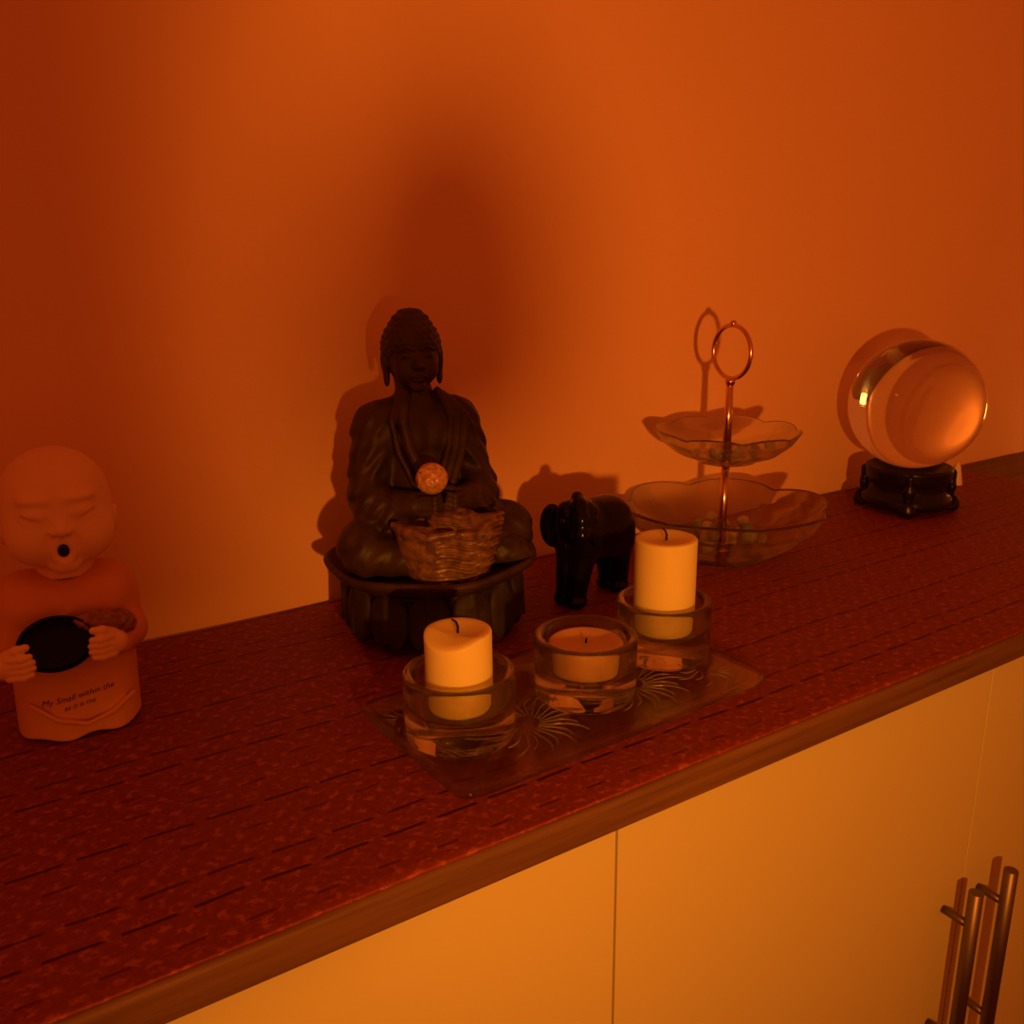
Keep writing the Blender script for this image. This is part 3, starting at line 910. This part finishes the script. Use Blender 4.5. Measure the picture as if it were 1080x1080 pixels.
# ================================================================== CANDLE CUPS + CANDLES
ZT = 0.0040
def cup(x, y, label):
    t = thing('candle_cup', label, 'candle holder', (x, y, ZT), 0, 'thick clear glass candle cups on the tray')
    bm = bmesh.new()
    pr = [(0, 0.0012), (0.022, 0.0006), (0.0300, 0.0), (0.0358, 0.004), (0.0366, 0.020), (0.0364, 0.0470), (0.0350, 0.0484), (0.0310, 0.0482), (0.0284, 0.0440), (0.0270, 0.0235), (0, 0.0230)]
    lathe(bm, fillet(pr, 0.0022, 5), 72)
    from_bm('cup', bm, M_glass, t, smooth=True)
cup(0.2545, -0.2965, 'thick clear glass cup holding the slanted left candle')
cup(0.3570, -0.2960, 'thick clear glass cup in the middle, filled with low pale wax')
cup(0.4485, -0.2750, 'thick clear glass cup holding the taller right candle')

def pillar(x, y, top, r, label, slant=0.0):
    z0 = ZT + 0.0234
    t = thing('pillar_candle', label, 'candle', (x, y, z0), 0)
    H = top - z0
    prof = fillet([(0, 0), (r, 0), (r, H - 0.0005), (r * 0.84, H), (r * 0.5, H - 0.0012), (0, H - 0.0024)], 0.0034, 6)
    prof = prof[:1] + [p for p in prof[1:]]
    def md(th, i, rr, z):
        if slant and z > H * 0.5:
            s = (rr * math.cos(th - 3.65)) / r          # towards the left of the picture
            k = max(0, s - 0.25)
            z -= slant * k ** 1.2 * (z / H)
        return rr, z
    bm = bmesh.new(); lathe(bm, prof, 64, md)
    from_bm('wax_body', bm, M_wax, t, smooth=True)
    bm = bmesh.new()
    tube(bm, [(0, 0, H - 0.004), (0.0002, 0, H + 0.002), (-0.0008, 0.0006, H + 0.0052), (-0.0030, 0.0018, H + 0.0072)], [0.0009, 0.0009, 0.0008, 0.0006], 8)
    from_bm('wick', bm, M_wick, t, smooth=True)
pillar(0.2545, -0.2965, 0.0800, 0.0218, 'shorter cream pillar candle with a melted slanted left shoulder and curled wick', 0.0085)
pillar(0.4485, -0.2750, 0.1015, 0.0236, 'taller straight cream pillar candle with rounded top, in the right cup')
t = thing('low_candle', 'low pale wax candle filling the middle glass cup nearly to its rim', 'candle', (0.3570, -0.2960, ZT + 0.0234), 0)
bm = bmesh.new()
lathe(bm, fillet([(0, 0), (0.0248, 0), (0.0264, 0.0185), (0.0246, 0.0193), (0.0150, 0.0183), (0, 0.0177)], 0.001), 56, lambda th, i, r, z: (r, z + (0.0005 * math.sin(th * 3) if 0.01 < r < 0.02 else 0)))
from_bm('wax_body', bm, M_wax2, t, smooth=True)
bm = bmesh.new(); tube(bm, [(0, 0, 0.0165), (0.0003, 0, 0.0200), (0.0012, 0.0004, 0.0212)], [0.0008, 0.0008, 0.0006], 8)
from_bm('wick', bm, M_wick, t, smooth=True)

# ================================================================== TWO-TIER GLASS STAND
SX, SY = 0.6800, -0.1080
def stand():
    t = thing('tiered_glass_stand', 'two-tier scalloped glass dish stand with a metal rod and ring handle', 'tiered stand', (SX, SY, 0.0008), 0)
    def bowl(R, z0, zr, foot, n, ph, am, name):
        th_ = 0.0026
        def md(th, i, r, z):
            k = max(0.0, (r - foot) / (R - foot))
            lobe = abs(math.cos((th + ph) * n / 2)) ** 0.7
            return r * (1 - am * k * (1 - lobe)) * (1 + (0.075 * k * math.cos(th + 0.57) ** 2 if n == 6 else 0)), z + 0.006 * k * k * (lobe - 0.5) * (R / 0.1)
        H = zr - z0
        out = [(0, z0), (foot, z0), (foot + 0.003, z0 + 0.003), (R * 0.70, z0 + H * 0.30), (R * 0.88, z0 + H * 0.62), (R * 0.985, z0 + H * 0.97), (R * 0.975, zr + 0.0008), (R * 0.955, zr - 0.0004),
               (R * 0.86, z0 + H * 0.64 + th_ * .6), (R * 0.68, z0 + H * 0.30 + th_), (foot + 0.002, z0 + 0.0036 + th_), (foot * 0.7, z0 + th_ + 0.001), (0, z0 + th_ + 0.001)]
        bm = bmesh.new(); lathe(bm, fillet(out, 0.004, 4), 120, md)
        return from_bm(name, bm, M_dish, t, smooth=True)
    bowl(0.1055, 0.0, 0.0540, 0.050, 6, 0.35, 0.12, 'lower_dish')
    bowl(0.0760, 0.1000, 0.1330, 0.030, 8, 0.2, 0.04, 'upper_dish')
    bm = bmesh.new()
    tube(bm, [(0, 0, 0.0042), (0, 0, 0.0990)], 0.0042, 16)
    lathe(bm, fillet([(0, 0.0040), (0.0100, 0.0040), (0.0090, 0.0060), (0.0040, 0.0085), (0, 0.0085)], 0.001), 24)
    lathe(bm, fillet([(0, 0.0945), (0.0075, 0.0960), (0.0080, 0.0995), (0, 0.0995)], 0.001), 24)
    from_bm('lower_rod', bm, M_gold, t, smooth=True)
    bm = bmesh.new()
    lathe(bm, fillet([(0, 0.1040), (0.0085, 0.1040), (0.0080, 0.1065), (0.0045, 0.1090), (0, 0.1092)], 0.001), 24)
    tube(bm, [(0, 0, 0.1080), (0, 0, 0.1800)], [0.0046, 0.0036], 16)
    lathe(bm, fillet([(0, 0.1780), (0.0042, 0.1790), (0.0056, 0.1830), (0.0042, 0.1865), (0, 0.1880)], 0.001), 24)
    from_bm('upper_rod', bm, M_gold, t, smooth=True)
    bm = bmesh.new()
    pts = [(0.04 * 0.0225 * math.cos(a), 0.0265 * math.cos(a), 0.2125 + 0.0265 * math.sin(a)) for a in [2 * PI * k / 48 for k in range(48)]]
    tube(bm, pts, 0.0023, 12, closed=True)
    from_bm('ring_handle', bm, M_gold, t, smooth=True)
    bm = bmesh.new(); bmesh.ops.create_uvsphere(bm, u_segments=16, v_segments=10, radius=0.0036)
    from_bm('bead', bm, M_gold, t, smooth=True, loc=(0, 0, 0.2405))
    return t
stand()
# tumbled stones lying in the dishes
def stone_mesh(k):
    r = random.Random(k)
    bm = bmesh.new(); bmesh.ops.create_icosphere(bm, subdivisions=3, radius=1)
    ph = [r.uniform(0, 6) for _ in range(6)]
    for v in bm.verts:
        c = v.co
        f = 1 + 0.14 * math.sin(c.x * 2.6 + ph[0]) + 0.12 * math.sin(c.y * 3.1 + ph[1]) + 0.10 * math.sin(c.z * 3.4 + ph[2]) + 0.04 * math.sin(c.x * 7 + c.y * 6 + ph[3])
        v.co = c * f
        v.co.z *= 0.72; v.co.y *= 0.85
    me = bpy.data.meshes.new('tumbled_stone'); bm.to_mesh(me); bm.free()
    for p in me.polygons: p.use_smooth = True
    return me
SM = [stone_mesh(k) for k in range(5)]
SMM = {}
def stone(x, y, z, s, mt, label, group):
    k = random.randrange(5)
    key = (k, mt.name)
    if key not in SMM:
        me = SM[k].copy(); me.materials.append(mt); SMM[key] = me
    o = bpy.data.objects.new('tumbled_stone', SMM[key]); col.objects.link(o)
    o.location = (x, y, z); o.scale = (s, s, s)
    o.rotation_euler = (random.uniform(-.4, .4), random.uniform(-.4, .4), random.uniform(0, 6))
    tag(o, label, 'stone', group)
lows = []
rs = random.Random(3)
for ring, n in ((0.017, 6), (0.030, 11), (0.042, 13)):
    for k in range(n):
        a = 2 * PI * (k + rs.uniform(-.15, .15)) / n + ring * 40
        lows.append((ring + rs.uniform(-.002, .002), a, 0.0062))
for ring, n in ((0.022, 6), (0.034, 8), (0.030, 6)):
    for k in range(n):
        a = 2 * PI * (k + rs.uniform(-.2, .2)) / n + 0.5
        lows.append((ring, a + (0.4 if ring == 0.030 else 0), 0.0155 if ring != 0.030 else 0.0240))
for i, (r, a, dz) in enumerate(lows):
    x, y = r * math.cos(a), r * math.sin(a)
    if x * -0.5 + y * -0.8 > 0.022 or (dz > 0.01 and x * 0.84 - y * 0.54 < -0.016): continue
    mt = (M_stone_a, M_stone_b, M_stone_a, M_stone_c, M_stone_b)[i % 5]
    nm = {M_stone_a: 'mottled green', M_stone_b: 'dull beige', M_stone_c: 'grey'}[mt]
    side = x * 0.84 - y * 0.54; dep = x * 0.53 + y * 0.85
    wh = ('left' if side < -0.012 else 'right' if side > 0.012 else 'middle') + (' rear' if dep > 0.012 else ' front' if dep < -0.008 else ' centre')
    wh += (' top' if dz > 0.02 else ' middle layer') if dz > 0.01 else (' bottom edge' if r > 0.036 else ' bottom')
    stone(SX + x + 0.005, SY + y + 0.010, 0.0008 + dz + 0.0045, rs.uniform(0.0062, 0.0076), mt, nm + ' stone in the lower glass dish, ' + wh + ' of the heap', nm + ' stones in the lower dish')
for i in range(9):
    a = 3.3 + i * 0.24 + rs.uniform(-.05, .05); r = 0.020 + 0.013 * (i % 3)
    stone(SX + r * math.cos(a), SY + r * math.sin(a), 0.1110 + 0.0035 * (i % 3), rs.uniform(0.0055, 0.0065), M_stone_c if i % 2 else M_stone_a,
          ('grey' if i % 2 else 'mottled green') + ' stone in the upper glass dish, ' + ('next to the rod', 'halfway out', 'near the rim')[i % 3] + (', more to the left' if i < 4 else ''), ('grey' if i % 2 else 'green') + ' stones in the upper dish')

# ================================================================== CRYSTAL BALL ON STAND
BX, BY = 1.0000, -0.1060
def ball_stand():
    t = thing('ball_stand', 'dark carved wooden ring stand with stub feet, under the crystal ball', 'stand', (BX, BY, 0.0008), 0.3)
    bm = bmesh.new()
    pr = [(0, 0.004), (0.040, 0.004), (0.050, 0.0045), (0.0545, 0.010), (0.0535, 0.017), (0.0500, 0.020), (0.0465, 0.026), (0.0470, 0.034), (0.0500, 0.039), (0.0510, 0.051),
          (0.0490, 0.0545), (0.0440, 0.0505), (0.0330, 0.0400), (0.0, 0.0350)]
    lathe(bm, fillet(pr, 0.0022, 4), 80)
    from_bm('ring_base', bm, M_stand, t, smooth=True)
    def foot(P):
        d = ell(P, (0, -0.050, 0.006), (0.0125, 0.0105, 0.0062))
        d = smin(d, ell(P, (0, -0.0555, 0.0095), (0.0085, 0.0055, 0.0095)), 0.004)
        return smax(d, 0.0 - P[2], 0.0005)
    fm = sculpt('foot', foot, (-0.016, -0.066, -0.002), (0.016, -0.036, 0.022), 0.0009)
    fm.materials.append(M_stand)
    def post(P):
        d = cap(P, (0, -0.0480, 0.012), (0, -0.0500, 0.047), 0.0062, 0.0050)
        d = smin(d, ell(P, (0, -0.0505, 0.030), (0.0080, 0.0052, 0.0065)), 0.003)
        return d
    pm = sculpt('post', post, (-0.012, -0.060, 0.002), (0.012, -0.040, 0.056), 0.0009)
    pm.materials.append(M_stand)
    for k in range(4):
        for me, nm in ((fm, 'foot'), (pm, 'post')):
            o = bpy.data.objects.new(nm, me); col.objects.link(o); o.parent = t; o.rotation_euler = (0, 0, PI / 2 * k + 0.35)
ball_stand()
bm = bmesh.new(); bmesh.ops.create_icosphere(bm, subdivisions=6, radius=0.0780)
o = from_bm('crystal_ball', bm, M_crystal, smooth=True, loc=(BX, BY, 0.1300))
tag(o, 'large clear crystal ball resting on the dark wooden ring stand', 'crystal ball')
o.cycles.is_caustics_caster = True
for q in bpy.data.objects:
    if q.name in ('wall_back', 'table_runner', 'ring_base') or q.name.startswith('post'):
        q.cycles.is_caustics_receiver = True

# ================================================================== UNSEEN LAMP BODY ADDED TO BLOCK PART OF THE LIGHT (in front of the cabinets)
def lamp_blocker():
    lx, ly, lz = 0.01, -1.13, 0.19
    t = thing('lamp_blocker', 'added unseen lamp body with a light-blocking sheet and blob, in front of the cabinets', 'floor lamp', (lx, ly, -0.86), 0)
    z = lz + 0.86
    bm = bmesh.new(); lathe(bm, fillet([(0, 0), (0.11, 0), (0.11, 0.012), (0.03, 0.020), (0, 0.022)], 0.004), 40)
    from_bm('base', bm, M_stand, t, smooth=True)
    bm = bmesh.new(); tube(bm, [(0, 0, 0.02), (0, 0, z - 0.045)], 0.008, 14)
    from_bm('pole', bm, M_stand, t, smooth=True)
    bm = bmesh.new(); lathe(bm, fillet([(0, 0), (0.03, 0), (0.034, 0.006), (0.030, 0.006), (0.026, 0.003), (0, 0.003)], 0.001), 30)
    from_bm('cup', bm, M_stand, t, smooth=True, loc=(0, 0, z - 0.045))
    # curved sheet left of the flame, added to darken the left of the wall
    bm = bmesh.new()
    A = []
    for i in range(13):
        a = math.radians(175 - i * (175 - 79.5) / 12)
        A.append([bm.verts.new((r * math.cos(a), r * math.sin(a), z + h_)) for r in (0.118, 0.120) for h_ in (-0.028, 0.075)])
    for p, q in zip(A, A[1:]):
        bm.faces.new((p[0], p[1], q[1], q[0])); bm.faces.new((p[2], q[2], q[3], p[3]))
        bm.faces.new((p[1], p[3], q[3], q[1])); bm.faces.new((p[0], q[0], q[2], p[2]))
    for p in (A[0], A[-1]): bm.faces.new((p[0], p[2], p[3], p[1]))
    tube(bm, [(-0.034, 0, -0.042 + z), (-0.09, 0.03, z - 0.046), (-0.112, 0.035, z - 0.046)], 0.002, 8)
    from_bm('left_blocker', bm, M_stand, t, smooth=False)
    # small blob on a wire arm, added to cast the soft shadow on the wall
    bm = bmesh.new()
    tube(bm, [(-0.02, 0.117, z + 0.048), (0.02, 0.14, z + 0.060), (0.0555, 0.150, z + 0.052), (0.0555, 0.150, z + 0.030)], 0.0009, 6)
    lathe(bm, [(0, 0.037), (0.007, 0.035), (0.0145, 0.028), (0.0182, 0.014), (0.0182, 0.0), (0.013, -0.009), (0, -0.012)], 24, lambda th, i, r, zz: (r, zz), (0.0540, 0.150, z))
    from_bm('shadow_caster', bm, M_stand, t, smooth=True)
lamp_blocker()

# ================================================================== GLOWING CANDLE JAR added past the right end of the runner (makes the bright spot in the crystal ball)
def glow_jar():
    t = thing('added_candle_jar', 'added glowing jar at the right end of the worktop, making the bright spot in the crystal ball', 'candle jar', (1.63, -0.085, -0.0020), 0)
    m = bpy.data.materials.new('glowing_wax')
    m.use_nodes = True
    b = m.node_tree.nodes['Principled BSDF']
    b.inputs['Base Color'].default_value = (0.8, 0.5, 0.2, 1)
    b.inputs['Emission Color'].default_value = (1.0, 0.42, 0.06, 1)
    b.inputs['Emission Strength'].default_value = 8.0
    bm = bmesh.new(); lathe(bm, fillet([(0, 0.004), (0.038, 0.004), (0.039, 0.062), (0.030, 0.064), (0, 0.063)], 0.002), 32)
    from_bm('glowing_wax', bm, m, t, smooth=True)
    bm = bmesh.new(); lathe(bm, fillet([(0, 0), (0.044, 0), (0.046, 0.004), (0.046, 0.085), (0.0435, 0.085), (0.0425, 0.0035), (0, 0.0035)], 0.0015), 48)
    from_bm('jar', bm, M_dish, t, smooth=True)
glow_jar()

bm = bmesh.new()  # small pale cone behind the ball stand
lathe(bm, fillet([(0, 0), (0.0085, 0), (0.0080, 0.004), (0.0040, 0.026), (0.0015, 0.031), (0, 0.0315)], 0.0012), 24)
o = from_bm('cream_cone', bm, M_cream, smooth=True, loc=(1.1560, -0.0760, 0.0006))
tag(o, 'tiny cream cone standing just behind the right side of the dark ball stand', 'incense cone')
